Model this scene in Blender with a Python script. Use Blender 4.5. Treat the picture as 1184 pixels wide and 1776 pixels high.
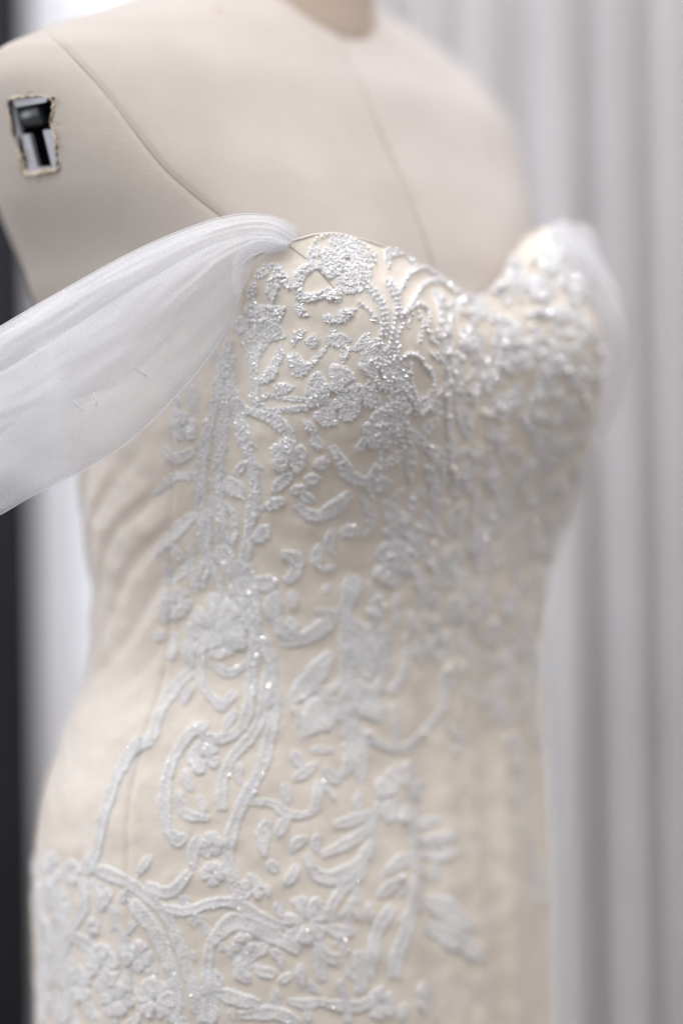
import bpy, bmesh, math, random
import numpy as np
from math import sin, cos, pi, radians, sqrt
from mathutils import Vector, Matrix
from mathutils.bvhtree import BVHTree
from mathutils import noise as mnoise

rnd = random.Random(7)
SC = bpy.context.scene
COL = SC.collection
for o in list(bpy.data.objects):
    bpy.data.objects.remove(o)

# ------------------------------------------------------------------ camera, world, lamps, exposure
D, FPX, ROLL = 1.5, 4950.0, 0.014
cam = bpy.data.cameras.new('camera')
camo = bpy.data.objects.new('camera', cam)
COL.objects.link(camo)
camo.matrix_world = Matrix.Translation((0, -D, 0)) @ Matrix.Rotation(radians(90), 4, 'X') @ Matrix.Rotation(-ROLL, 4, 'Z')
cam.sensor_width = 36
cam.lens = 36 * FPX / 1776
cam.clip_start, cam.clip_end = 0.05, 50
cam.dof.use_dof = True
cam.dof.focus_distance = 1.334
cam.dof.aperture_fstop = 1.4
SC.camera = camo
SC.view_settings.view_transform = 'Standard'
SC.view_settings.look = 'None'
SC.view_settings.exposure = -0.08
SC.view_settings.gamma = 1.0
SC.render.engine = 'CYCLES'
SC.cycles.use_denoising = True
SC.cycles.max_bounces = 10
SC.cycles.diffuse_bounces = 6
SC.cycles.transparent_max_bounces = 16

world = bpy.data.worlds.new('World')
SC.world = world
world.use_nodes = True
bg = world.node_tree.nodes['Background']
bg.inputs[0].default_value = (0.54, 0.52, 0.522, 1)
bg.inputs[1].default_value = 1.08


def lamp(name, loc, target, size, watts, color, spread=180):
    l = bpy.data.lights.new(name, 'AREA')
    l.shape = 'DISK'
    l.size = size
    l.energy = watts
    l.color = color
    l.spread = radians(spread)
    o = bpy.data.objects.new(name, l)
    COL.objects.link(o)
    o.location = loc
    o.rotation_euler = (Vector(target) - Vector(loc)).to_track_quat('-Z', 'Y').to_euler()
    return o


lamp('key_softbox', (-0.55, -0.90, 1.00), (-0.05, 0, 0.10), 0.60, 6.4, (0.93, 0.96, 1.0))
lamp('ceiling_spot', (0.10, -0.62, 1.75), (0.0, -0.05, 0.1), 0.022, 4.6, (1.0, 0.95, 0.9))
lamp('ceiling_spot', (-0.35, -1.10, 1.55), (0.0, -0.05, 0.1), 0.02, 3.0, (1.0, 0.97, 0.94))
lamp('ceiling_spot', (0.50, -1.25, 1.30), (0.05, -0.05, 0.05), 0.02, 2.8, (1.0, 0.93, 0.87))
lamp('ceiling_spot', (1.10, 0.10, 1.20), (0.05, -0.05, 0.05), 0.022, 2.6, (1.0, 0.90, 0.84))
lamp('ceiling_spot', (-0.75, 0.30, 1.75), (-0.1, 0.0, 0.2), 0.04, 3.0, (0.93, 0.96, 1.0))
lamp('ceiling_spot', (0.75, -0.35, 1.55), (0.05, 0.0, 0.1), 0.022, 2.8, (1.0, 0.93, 0.86))
lamp('wall_fill', (-0.62, 0.05, 0.95), (-0.22, 0.36, 0.0), 0.15, 2.0, (0.80, 0.86, 1.0), 50)  # added lamp that brightens the white wall, no visible fixture
lamp('side_fill', (-1.35, -0.30, 0.10), (-0.10, 0, -0.05), 0.8, 3.6, (0.98, 0.98, 1.0))  # added soft lamp for presumed window light, lifts the shaded left waist
lamp('curtain_fill', (0.02, 0.0, 1.45), (0.16, 0.40, 0.1), 0.25, 2.2, (0.76, 0.83, 1.0), 60)  # added overhead lamp just to brighten the curtain


# ------------------------------------------------------------------ helpers
def put(name, me, mat=None, parent=None, smooth=True):
    o = bpy.data.objects.new(name, me)
    COL.objects.link(o)
    if mat:
        me.materials.clear()
        me.materials.append(mat)
    if smooth:
        me.polygons.foreach_set('use_smooth', [True] * len(me.polygons))
    if parent:
        o.parent = parent
    return o


def mesh(name, V, Fc, mat=None, parent=None, smooth=True):
    me = bpy.data.meshes.new(name)
    me.from_pydata([tuple(v) for v in V], [], [tuple(f) for f in Fc])
    me.update()
    return put(name, me, mat, parent, smooth)


def empty(name, loc=(0, 0, 0), parent=None):
    o = bpy.data.objects.new(name, None)
    o.empty_display_size = .02
    COL.objects.link(o)
    if parent:
        o.parent = parent
    o.location = loc
    return o


def grid_faces(n, m, wrap=False):
    f = []
    for i in range(n - 1):
        for j in range(m if wrap else m - 1):
            k = (j + 1) % m
            f.append((i * m + j, i * m + k, (i + 1) * m + k, (i + 1) * m + j))
    return f


def catmull(P, step):
    P = [np.asarray(p, float) for p in P]
    if len(P) == 2:
        P = [P[0], (P[0] + P[1]) / 2, P[1]]
    Q = [2 * P[0] - P[1]] + P + [2 * P[-1] - P[-2]]
    out = []
    for i in range(1, len(Q) - 2):
        n = max(2, int(np.linalg.norm(Q[i + 1] - Q[i]) / step))
        for k in range(n):
            t = k / n
            out.append(0.5 * ((2 * Q[i]) + (Q[i + 1] - Q[i - 1]) * t + (2 * Q[i - 1] - 5 * Q[i] + 4 * Q[i + 1] - Q[i + 2]) * t * t
                              + (3 * Q[i] - Q[i - 1] - 3 * Q[i + 1] + Q[i + 2]) * t ** 3))
    out.append(P[-1])
    return out


def tube(name, P, r, mat, parent, seg=8, closed=False):
    P = [Vector(p) for p in P]
    V, n = [], len(P)
    for i, p in enumerate(P):
        t = (P[(i + 1) % n if closed else min(i + 1, n - 1)] - P[(i - 1) % n if closed else max(i - 1, 0)])
        t = t.normalized() if t.length > 1e-9 else Vector((0, 0, 1))
        a = t.cross(Vector((0.3, 0.9, 0.2))).normalized()
        b = t.cross(a)
        rr = r(i / max(1, n - 1)) if callable(r) else r
        for k in range(seg):
            w = 2 * pi * k / seg
            V.append(p + (a * cos(w) + b * sin(w)) * rr)
    Fc = grid_faces(n, seg, True)
    if closed:
        Fc += [((n - 1) * seg + j, (n - 1) * seg + (j + 1) % seg, (j + 1) % seg, j) for j in range(seg)]
    else:
        Fc += [tuple(range(seg))[::-1], tuple(range((n - 1) * seg, n * seg))]
    return mesh(name, V, Fc, mat, parent)


def rays(px, py):
    dx, dy = px - 592, py - 888
    X = dx * cos(ROLL) - dy * sin(ROLL)
    Y = dx * sin(ROLL) + dy * cos(ROLL)
    return Vector((X / FPX, 1.0, -Y / FPX))


def unproject(px, py, y):
    return Vector((0, -D, 0)) + rays(px, py) * (y + D)


def project(P):
    P = np.asarray(P, float)
    d = P[..., 1] + D
    X = P[..., 0] / d * FPX
    Y = -P[..., 2] / d * FPX
    return np.stack([592 + X * cos(ROLL) + Y * sin(ROLL), 888 + Y * cos(ROLL) - X * sin(ROLL)], -1)


# ------------------------------------------------------------------ materials
class Nodes:
    def __init__(s, name):
        s.m = bpy.data.materials.new(name)
        s.m.use_nodes = True
        s.t = s.m.node_tree
        s.b = s.t.nodes['Principled BSDF']
        s.out = s.t.nodes['Material Output']

    def n(s, kind, **kw):
        x = s.t.nodes.new(kind)
        for k, v in kw.items():
            if k in x.inputs:
                x.inputs[k].default_value = v
            else:
                setattr(x, k, v)
        return x

    def l(s, a, b):
        s.t.links.new(a, b)

    def set(s, **kw):
        for k, v in kw.items():
            s.b.inputs[k.replace('_', ' ')].default_value = v
        return s


def coords(N, scale=(1, 1, 1)):
    tc = N.n('ShaderNodeTexCoord')
    mp = N.n('ShaderNodeMapping')
    mp.inputs['Scale'].default_value = scale
    N.l(tc.outputs['Object'], mp.inputs[0])
    return mp.outputs[0]


def noise_bump(N, layers, dist=0.001, strength=1.0):
    """layers: (scale, xyz stretch, weight)"""
    acc = None
    for sc, st, w in layers:
        t = N.n('ShaderNodeTexNoise', Scale=sc, Detail=3.0, Roughness=0.6)
        N.l(coords(N, st), t.inputs['Vector'])
        mu = N.n('ShaderNodeMath', operation='MULTIPLY')
        mu.inputs[1].default_value = w
        N.l(t.outputs[0], mu.inputs[0])
        if acc is None:
            acc = mu.outputs[0]
        else:
            ad = N.n('ShaderNodeMath', operation='ADD')
            N.l(acc, ad.inputs[0])
            N.l(mu.outputs[0], ad.inputs[1])
            acc = ad.outputs[0]
    b = N.n('ShaderNodeBump', Strength=strength, Distance=dist)
    N.l(acc, b.inputs['Height'])
    N.l(b.outputs[0], N.b.inputs['Normal'])


def mottled(N, c1, c2, scale, lo=.35, hi=.7, stretch=(1, 1, 1)):
    t = N.n('ShaderNodeTexNoise', Scale=scale, Detail=4.0, Roughness=.55)
    N.l(coords(N, stretch), t.inputs['Vector'])
    r = N.n('ShaderNodeValToRGB')
    r.color_ramp.elements[0].position, r.color_ramp.elements[1].position = lo, hi
    r.color_ramp.elements[0].color = (*c1, 1)
    r.color_ramp.elements[1].color = (*c2, 1)
    N.l(t.outputs[0], r.inputs[0])
    return r.outputs[0]


def mat_canvas():
    N = Nodes('form_canvas').set(Roughness=.85, Sheen_Weight=.25, Sheen_Roughness=.5)
    N.b.inputs['Specular IOR Level'].default_value = .2
    base = mottled(N, (.57, .515, .47), (.615, .56, .515), 22)
    # horizontal slubs of the weave
    sl = mottled(N, (.93, .93, .93), (1.0, 1.0, 1.0), 260, .3, .6, (1, 1, 9))
    mx = N.n('ShaderNodeMix', data_type='RGBA', blend_type='MULTIPLY')
    mx.inputs[0].default_value = .8
    N.l(base, mx.inputs[6])
    N.l(sl, mx.inputs[7])
    # a few rusty specks
    t = N.n('ShaderNodeTexVoronoi', Scale=26.0)
    N.l(coords(N), t.inputs['Vector'])
    ra = N.n('ShaderNodeMapRange')
    ra.inputs['From Min'].default_value = .05
    ra.inputs['From Max'].default_value = .10
    ra.inputs['To Min'].default_value = .38
    ra.inputs['To Max'].default_value = 0
    N.l(t.outputs['Distance'], ra.inputs[0])
    t2 = N.n('ShaderNodeMath', operation='GREATER_THAN')
    t2.inputs[1].default_value = .8
    N.l(t.outputs['Color'], t2.inputs[0])
    m2 = N.n('ShaderNodeMath', operation='MULTIPLY')
    N.l(ra.outputs[0], m2.inputs[0])
    N.l(t2.outputs[0], m2.inputs[1])
    mx2 = N.n('ShaderNodeMix', data_type='RGBA')
    mx2.inputs[7].default_value = (.50, .36, .22, 1)
    N.l(m2.outputs[0], mx2.inputs[0])
    N.l(mx.outputs[2], mx2.inputs[6])
    N.l(mx2.outputs[2], N.b.inputs['Base Color'])
    noise_bump(N, [(420, (1, 1, 7), 1.0), (1300, (1, 1, 1), .5), (24, (1, 1, 1), .8)], .0006, .55)
    return N.m


def mat_satin(name, c1, c2, rough=.5):
    N = Nodes(name).set(Roughness=rough, Sheen_Weight=.2, Subsurface_Weight=.15, Subsurface_Scale=.004)
    N.b.inputs['Specular IOR Level'].default_value = .35
    N.l(mottled(N, c1, c2, 45), N.b.inputs['Base Color'])
    noise_bump(N, [(140, (1, 1, .7), .7), (55, (1, 1, .5), 1.0), (1500, (1, 1, 1), .15)], .0014, .5)
    return N.m


def mat_lace():
    N = Nodes('lace_thread').set(Roughness=.42, Sheen_Weight=.3, Subsurface_Weight=.2, Subsurface_Scale=.002)
    N.b.inputs['Specular IOR Level'].default_value = .55
    N.l(mottled(N, (.935, .925, .935), (.985, .975, .98), 420, .3, .65), N.b.inputs['Base Color'])
    t = N.n('ShaderNodeTexNoise', Scale=800.0, Detail=2.0)
    N.l(coords(N), t.inputs['Vector'])
    r = N.n('ShaderNodeMapRange')
    r.inputs['From Min'].default_value, r.inputs['From Max'].default_value = .36, .54
    r.inputs['To Min'].default_value, r.inputs['To Max'].default_value = .72, 1.0
    N.l(t.outputs[0], r.inputs[0])
    N.l(r.outputs[0], N.b.inputs['Alpha'])
    noise_bump(N, [(900, (1, 1, 1), 1.0), (350, (1, 1, 1), .6)], .0005, .3)
    return N.m


def mat_simple(name, c, rough, metal=0.0, spec=.5, **kw):
    N = Nodes(name).set(Roughness=rough, Metallic=metal, **kw)
    N.b.inputs['Base Color'].default_value = (*c, 1)
    N.b.inputs['Specular IOR Level'].default_value = spec
    return N.m


def mat_tulle(name, cover, tint=(.86, .86, .89)):
    N = Nodes(name)
    N.t.nodes.remove(N.b)
    d = N.n('ShaderNodeBsdfDiffuse')
    d.inputs[0].default_value = (*tint, 1)
    tl = N.n('ShaderNodeBsdfTranslucent')
    tl.inputs[0].default_value = (*tint, 1)
    m1 = N.n('ShaderNodeMixShader')
    m1.inputs[0].default_value = .35
    N.l(d.outputs[0], m1.inputs[1])
    N.l(tl.outputs[0], m1.inputs[2])
    tr = N.n('ShaderNodeBsdfTransparent')
    m2 = N.n('ShaderNodeMixShader')
    t = N.n('ShaderNodeTexNoise', Scale=1300.0, Detail=1.0)
    N.l(coords(N), t.inputs['Vector'])
    t3 = N.n('ShaderNodeTexNoise', Scale=18.0, Detail=2.0)
    N.l(coords(N), t3.inputs['Vector'])
    ad = N.n('ShaderNodeMath', operation='ADD')
    N.l(t.outputs[0], ad.inputs[0])
    N.l(t3.outputs[0], ad.inputs[1])
    r = N.n('ShaderNodeMapRange')
    r.inputs['From Min'].default_value = .7
    r.inputs['From Max'].default_value = 1.3
    r.inputs['To Min'].default_value = max(0, cover - .09)
    r.inputs['To Max'].default_value = min(1, cover + .09)
    N.l(ad.outputs[0], r.inputs[0])
    N.l(r.outputs[0], m2.inputs[0])
    N.l(tr.outputs[0], m2.inputs[1])
    N.l(m1.outputs[0], m2.inputs[2])
    N.l(m2.outputs[0], N.out.inputs[0])
    return N.m


M_canvas = mat_canvas()
M_seam = mat_simple('seam_thread', (.40, .34, .30), .9)
M_neck = mat_simple('neck_canvas_shaded', (.46, .37, .30), .9)  # darker than the torso canvas: the neck's shadow is put into the colour
M_satin = mat_satin('cream_tulle_over_satin', (.87, .80, .71), (.91, .847, .762), .55)
M_side = mat_satin('cream_satin', (.905, .825, .745), (.935, .865, .79), .42)
M_lace = mat_lace()
M_bead = mat_simple('glass_bead', (.97, .965, .975), .19, .28, 1.0)
M_sequin = mat_simple('sequin', (.98, .98, 1.0), .18, .25, 1.0)
M_piping = mat_simple('ivory_piping', (.80, .74, .67), .5)
M_tulle = mat_tulle('white_tulle', .51, (.95, .96, .99))
M_tulle2 = mat_tulle('white_tulle_folded', .40, (.95, .96, .99))
M_slub = mat_simple('slub_thread', (.86, .86, .9), .6)

# ------------------------------------------------------------------ the torso surface (body frame: u to its right, v to its front)
TH = radians(46)
RV = np.array([-cos(TH), -sin(TH), 0.0])
FV = np.array([sin(TH), -cos(TH), 0.0])
KEY = np.array([  # z, half width, front depth, back depth, squareness, axis x
    [.3000, .0460, .0260, .0460, 2.0, -.0240],
    [.2790, .0500, .0280, .0520, 2.0, -.0270],
    [.2670, .0790, .0310, .0560, 2.0, -.0275],
    [.2540, .1125, .0410, .0580, 2.0, -.0295],
    [.2405, .1470, .0520, .0600, 2.0, -.0330],
    [.2254, .1710, .0660, .0640, 2.1, -.0385],
    [.2100, .1764, .0750, .0680, 2.2, -.0377],
    [.1840, .1707, .0880, .0760, 2.4, -.0377],
    [.1600, .1611, .1000, .0820, 2.5, -.0380],
    [.1200, .1340, .1140, .0900, 2.4, -.0400],
    [.0870, .1265, .1170, .0930, 2.3, -.0310],
    [.0400, .1373, .1100, .0930, 2.2, -.0158],
    [.0000, .1410, .0980, .0920, 2.1, -.0078],
    [-.0400, .1379, .0920, .0900, 2.0, -.0076],
    [-.0730, .1376, .0890, .0900, 2.0, -.0104],
    [-.1100, .1454, .0920, .0980, 2.0, -.0168],
    [-.1500, .1513, .0980, .1100, 2.0, -.0216],
    [-.1900, .1515, .1030, .1180, 2.0, -.0228],
    [-.2160, .1499, .1050, .1200, 2.0, -.0231],
    [-.3000, .1483, .1070, .1200, 2.0, -.0237],
    [-.5500, .1700, .1150, .1250, 2.0, -.0300]])[::-1]


def pchip(x, X, Y):
    h = np.diff(X)
    d = np.diff(Y) / h
    m = np.zeros(len(X))
    m[0], m[-1] = d[0], d[-1]
    for i in range(1, len(X) - 1):
        if d[i - 1] * d[i] > 0:
            w1, w2 = 2 * h[i] + h[i - 1], h[i] + 2 * h[i - 1]
            m[i] = (w1 + w2) / (w1 / d[i - 1] + w2 / d[i])
    k = np.clip(np.searchsorted(X, x) - 1, 0, len(h) - 1)
    t = (x - X[k]) / h[k]
    return (Y[k] * (2 * t ** 3 - 3 * t ** 2 + 1) + m[k] * h[k] * (t ** 3 - 2 * t ** 2 + t)
            + Y[k + 1] * (-2 * t ** 3 + 3 * t ** 2) + m[k + 1] * h[k] * (t ** 3 - t ** 2))


def gb(u, z, u0, z0, su, sup, sdn):
    s = np.where(z > z0, sup, sdn)
    return np.exp(-(u - u0) ** 2 / (2 * su * su) - (z - z0) ** 2 / (2 * s * s))


def surf(phi, z, dress=True, off=0.0):
    phi, z = np.broadcast_arrays(np.asarray(phi, float), np.asarray(z, float))
    a, bf, bb, n, cx = [pchip(z, KEY[:, 0], KEY[:, i]) for i in range(1, 6)]
    c, s = np.cos(phi), np.sin(phi)
    u = a * np.sign(c) * np.abs(c) ** (2 / n)
    v = np.where(s > 0, bf, bb) * np.sign(s) * np.abs(s) ** (2 / n)
    w = np.clip(s * 1.6, 0, 1)
    if dress:
        v = v + w * .042 * (gb(u, z, .078, .092, .046, .052, .05) + gb(u, z, -.078, .092, .046, .052, .05))
        v = v + w * .012 * gb(u, z, -.10, .125, .04, .03, .05)
    else:
        v = v + w * .030 * (gb(u, z, .08, .085, .045, .04, .05) + gb(u, z, -.08, .085, .045, .04, .05))
    nu = u / np.maximum(a, 1e-4) ** 2
    nv = v / np.maximum(np.where(s > 0, bf, bb), 1e-4) ** 2
    L = np.sqrt(nu * nu + nv * nv) + 1e-9
    o = off + (.003 if dress else 0)
    u = u + o * nu / L
    v = v + o * nv / L
    P = u[..., None] * RV + v[..., None] * FV
    P[..., 0] += cx
    P[..., 2] = z
    return P


def grid_bvh(zs, phis, dress):
    P = surf(*np.meshgrid(phis, zs), dress)
    return BVHTree.FromPolygons([tuple(p) for p in P.reshape(-1, 3)], grid_faces(len(zs), len(phis), True)), P


CAM = Vector((0, -D, 0))


def cast(bvh, px, py):
    d = rays(px, py).normalized()
    h = bvh.ray_cast(CAM, d)
    if h[0] is None:
        h = bvh.find_nearest(CAM + d * 1.48)
    return h[0], h[1]


PH = np.linspace(0, 2 * pi, 260, endpoint=False)
B_dress, _ = grid_bvh(np.linspace(-.5, .17, 300), PH, True)
B_form, _ = grid_bvh(np.concatenate([np.linspace(-.1, .2, 150), np.linspace(.201, .279, 150)]), PH, False)


def phi_of(P):
    """the ring angle of a point on the dress surface"""
    z = P[2]
    ph = np.linspace(-1.2, 4.2, 700)
    S = surf(ph, z, True)
    k = np.argmin(((S - np.asarray(P)) ** 2).sum(1))
    return ph[k]


# ------------------------------------------------------------------ the dress form
form = empty('dress_form', (-.03, 0, -.5))
form['label'] = 'cream canvas dress form torso with a bare metal arm socket, wearing the beaded gown'
form['category'] = 'dress form'
INV = Matrix.Translation((.03, 0, .5))


def adopt(o, root):
    """parent o, built in world coordinates, to the thing root"""
    o.parent = root
    o.matrix_parent_inverse = Matrix.Translation(-Vector(root.location))
    return o


zs = np.concatenate([np.linspace(-.06, .20, 170), np.linspace(.2008, .279, 260)])
phs = np.linspace(0, 2 * pi, 460, endpoint=False)
P = surf(*np.meshgrid(phs, zs), False)
flat = P.reshape(-1, 3).copy()
pp = project(flat)
# seams pressed into the canvas
arm_seam = [cast(B_form, x, y)[0] for x, y in catmull([(72, 50), (112, 82), (170, 145), (225, 215), (285, 290), (340, 340), (388, 378), (440, 430)], 5)]
cen_seam = [Vector(p) for p in surf(np.full(90, pi / 2), np.linspace(.258, .095, 90), False)]
SEAM = np.array([tuple(p) for p in arm_seam + cen_seam])
A2 = np.array([tuple(p) for p in arm_seam])
dmin = np.full(len(flat), 9.0)
for k in range(0, len(flat), 20000):
    dd = ((flat[k:k + 20000, None, :] - SEAM[None]) ** 2).sum(2)
    dmin[k:k + 20000] = np.sqrt(dd.min(1))
cen = np.stack([np.interp(flat[:, 2], KEY[:, 0], KEY[:, 5]), flat[:, 1] * 0, flat[:, 2]], 1)
outw = flat - cen
outw[:, 2] = 0
outw /= np.linalg.norm(outw, axis=1)[:, None] + 1e-9
flat -= outw * (.0011 * np.exp(-(dmin / .0016) ** 2))[:, None]
nz = np.array([mnoise.noise(Vector(p) * 28) for p in flat])
flat += outw * (nz * .0009)[:, None]
# the arm hole: faces inside this outline are cut away
HOLE = [(14, 172), (38, 168), (62, 166), (90, 172), (92, 196), (88, 214), (95, 232), (99, 270), (102, 292), (72, 299), (45, 300), (34, 268), (20, 222)]


def inside(p, poly):
    x, y = p
    c = False
    j = len(poly) - 1
    for i in range(len(poly)):
        xi, yi = poly[i]
        xj, yj = poly[j]
        if (yi > y) != (yj > y) and x < (xj - xi) * (y - yi) / (yj - yi) + xi:
            c = not c
        j = i
    return c


Fc = grid_faces(len(zs), len(phs), True)
near = (flat[:, 1] < -.02)
faces = []
for f in Fc:
    if near[f[0]]:
        c = pp[list(f)].mean(0)
        if -5 < c[0] < 120 and 150 < c[1] < 320 and inside(c, HOLE):
            continue
    faces.append(f)
torso = adopt(mesh('torso', flat, faces, M_canvas), form)
for name, pts in (('seam', arm_seam), ('seam', cen_seam)):
    q = [Vector(p) - Vector((0, 0, 0)) for p in pts]
    nn = [B_form.find_nearest(p)[1] for p in q]
    q = [p - n * .0009 for p, n in zip(q, nn)]
    adopt(tube(name, q, .00055, M_seam, None, 6), form)
# raised armhole edge: the arm side is a covered plate whose rim rolls over
# neck block
ring = []
V = []
NB = 48
for k in range(NB):
    w = 2 * pi * k / NB
    u, v = .049 * cos(w), .045 * sin(w) - .002
    zt = .268 - .40 * v
    for r_, z in ((1.012, zt - .012), (1.012, zt + .002), (.985, zt + .004), (.97, zt + .04), (.93, zt + .10), (.90, zt + .12)):
        b = np.array([-.024, 0, 0]) + (u * RV + v * FV) * r_
        V.append((b[0], b[1], z))
fc = []
for k in range(NB):
    for j in range(5):
        a, b = k * 6 + j, ((k + 1) % NB) * 6 + j
        fc.append((a, b, b + 1, a + 1))
fc.append(tuple(k * 6 + 5 for k in range(NB)))
adopt(mesh('neck', V, fc, M_neck), form)

# the metal socket inside the arm hole
hp, hn = cast(B_form, 60, 235)
hn = hn.normalized()
if hn.dot(CAM - hp) < 0:
    hn = -hn
M_zinc = mat_simple('socket_zinc', (.46, .47, .51), .5, .5)
M_dark = mat_simple('socket_dark', (.03, .032, .035), .5, .3)
M_tubeg = mat_simple('socket_tube', (.15, .17, .18), .32, .7)
N_ = Nodes('raw_glue_edge').set(Roughness=.8)
N_.l(mottled(N_, (.56, .47, .36), (.74, .67, .57), 160), N_.b.inputs['Base Color'])
noise_bump(N_, [(500, (1, 1, 1), 1)], .001, .8)
M_raw = N_.m


def onplane(px, py, depth):
    d = rays(px, py)
    o = hp - hn * depth
    t = (o - CAM).dot(hn) / d.dot(hn)
    return CAM + d * t


def slab(name, poly, d0, d1, mat, parent):
    n = len(poly)
    V = [onplane(x, y, d0) for x, y in poly]
    V += [v - hn * (d1 - d0) for v in V]
    Fc = [tuple(range(n)), tuple(range(2 * n - 1, n - 1, -1))] + [(i, i + n, (i + 1) % n + n, (i + 1) % n) for i in range(n)]
    o = mesh(name, V, Fc, mat, None, False)
    bm = bmesh.new()
    bm.from_mesh(o.data)
    bmesh.ops.recalc_face_normals(bm, faces=bm.faces)
    bmesh.ops.bevel(bm, geom=[e for e in bm.edges], offset=.0003, segments=1, affect='EDGES')
    bm.to_mesh(o.data)
    bm.free()
    return adopt(o, parent)


cx_, cy_ = 59, 236
big = [(cx_ + (x - cx_) * 1.04, cy_ + (y - cy_) * 1.03) for x, y in HOLE]
# walls of the box behind the canvas
n = len(HOLE)
V = [onplane(x, y, .0022) for x, y in big]
V = V + [v - hn * .018 for v in V]
socket = adopt(mesh('arm_socket', V, [(i, (i + 1) % n, (i + 1) % n + n, i + n) for i in range(n)] + [tuple(range(n, 2 * n))], M_dark, None, False), form)


def sub(o):
    o.parent = socket
    o.matrix_parent_inverse = Matrix.Identity(4)
    return o


sub(slab('metal_plate', [(36, 234), (51, 233), (66, 291), (48, 294)], .003, .006, M_zinc, form))
sub(slab('metal_plate', [(74, 226), (92, 224), (99, 268), (98, 291), (90, 290)], .003, .006, M_zinc, form))
sub(slab('metal_plate', [(46, 292), (99, 288), (100, 300), (48, 304)], .0026, .006, M_zinc, form))
sub(slab('metal_plate', [(16, 176), (27, 186), (36, 232), (34, 262), (24, 226)], .0028, .006, M_zinc, form))
sub(slab('metal_plate', [(14, 168), (84, 168), (80, 178), (28, 187)], .0018, .004, M_zinc, form))
# dark rounded tube end in the upper half
e0, e1 = onplane(40, 184, .006), onplane(74, 178, .006)
ax = (e1 - e0).normalized()
c0 = onplane(60, 198, .0095)
V, fc = [], []
for i, (t, r_) in enumerate([(-.0072, .001), (-.0072, .0055), (-.0062, .0062), (.0062, .0062), (.0074, .0055), (.0074, .001)]):
    for k in range(24):
        w = 2 * pi * k / 24
        V.append(c0 + ax * t + (hn * cos(w) + ax.cross(hn) * sin(w)) * r_)
sub(adopt(mesh('socket_tube', V, grid_faces(6, 24, True), M_tubeg), form))
# frayed raw edge of canvas and glue round the hole
loop = catmull(HOLE + [HOLE[0]], 2.5)[:-1]
pts = []
for i, (x, y) in enumerate(loop):
    p, nrm = cast(B_form, x, y)
    pts.append(p + nrm * .0002 + Vector((rnd.uniform(-1, 1), 0, rnd.uniform(-1, 1))) * .0005)
glue = lambda t: .00055 + .0003 * sin(t * 37) + (.0011 * max(0, sin((t - .52) * pi / .26)) if .52 < t < .78 else 0)
sub(adopt(tube('raw_edge', pts, glue, M_raw, None, 7, True), form))
for k in range(14):
    x, y = loop[rnd.randrange(len(loop))]
    p = cast(B_form, x, y)[0]
    dr = Vector((rnd.uniform(-1, 1), rnd.uniform(-.6, 0), rnd.uniform(-1, 1))).normalized()
    q = [p + dr * (.0012 * j) + Vector((0, -.0004 * j, .0003 * sin(j * 1.3 + k))) for j in range(5)]
    sub(adopt(tube('loose_thread', q, .00018, M_raw, None, 5), form))

# ------------------------------------------------------------------ the gown
gown = empty('wedding_gown', (-.02, 0, -.5))
gown['label'] = 'ivory off-shoulder wedding gown with beaded white lace and tulle sleeves on the form'
gown['category'] = 'wedding dress'
neck_px = [(150, 690), (230, 640), (300, 575), (380, 495), (440, 445), (485, 424), (520, 414), (548, 407), (580, 405), (620, 413), (655, 424), (690, 436), (722, 456), (750, 474), (775, 494),
           (800, 509), (822, 514), (842, 508), (858, 494), (872, 474), (884, 452), (896, 430), (914, 408), (942, 396)]
neck_pts = [cast(B_dress, *p)[0] for p in neck_px]
nphi = np.array([phi_of(p) for p in neck_pts])
nzz = np.array([p[2] for p in neck_pts])
order = np.argsort(nphi)
nphi, nzz = nphi[order], nzz[order]
keep = [0]
for i in range(1, len(nphi)):
    if nphi[i] > nphi[keep[-1]] + .012:
        keep.append(i)
nphi, nzz = nphi[keep], nzz[keep]
pmax = nphi[-1]
nphi = np.concatenate([[nphi[0] - .5, ], nphi, [pmax + .25, pmax + .6, pmax + 1.1]])
nzz = np.concatenate([[nzz[0] - .012], nzz, [.147, .122, .07]])
p_end = nphi[0] + 2 * pi
nphi = np.concatenate([nphi, [(nphi[-1] + p_end) / 2, p_end]])
nzz = np.concatenate([nzz, [.04, nzz[0]]])
P0 = nphi[0]


def z_neck(ph):
    ph = (np.asarray(ph) - P0) % (2 * pi) + P0
    return pchip(ph, nphi, nzz)


PHI_SIDE, PHI_FAR = .27, 2.75     # panel seams


def relief(ph, z, P):
    """folds and puckers of the cloth, in metres along the surface normal"""
    p2 = project(P)
    x, y = p2[..., 0], p2[..., 1]
    # diagonal folds pulled towards the underarm on the side panel
    amt = 1 / (1 + np.exp((ph - PHI_SIDE - .05) / .10)) * 1 / (1 + np.exp((ph - 10) / .2))
    amt = amt * np.exp(-((z + .02) / .055) ** 2)
    s = (z - .75 * (ph * .13)) / .026
    wob = .8 * np.sin(z * 70 + ph * 3)
    f = .0011 * amt * (np.sin(2 * pi * s + wob) + .3 * np.sin(2 * pi * s * 1.9 + 1 + 2 * wob))
    # long soft drapes on the lower right of the skirt
    low = 1 / (1 + np.exp((z + .085) / .02)) * 1 / (1 + np.exp(-(ph - 1.35) / .12))
    f = f + .0022 * low * np.sin(ph * 21 + z * 6) + .0012 * low * np.sin(ph * 37 + 1)
    # boning channels
    for b in (1.62, 1.95):
        f = f + .0012 * np.exp(-((ph - b) / .018) ** 2) * (z > -.11)
    # seam between side and front panel
    f = f - .0012 * np.exp(-((ph - PHI_SIDE) / .012) ** 2)
    f = f - .0010 * np.exp(-((ph - PHI_FAR) / .012) ** 2)
    return f


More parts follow.
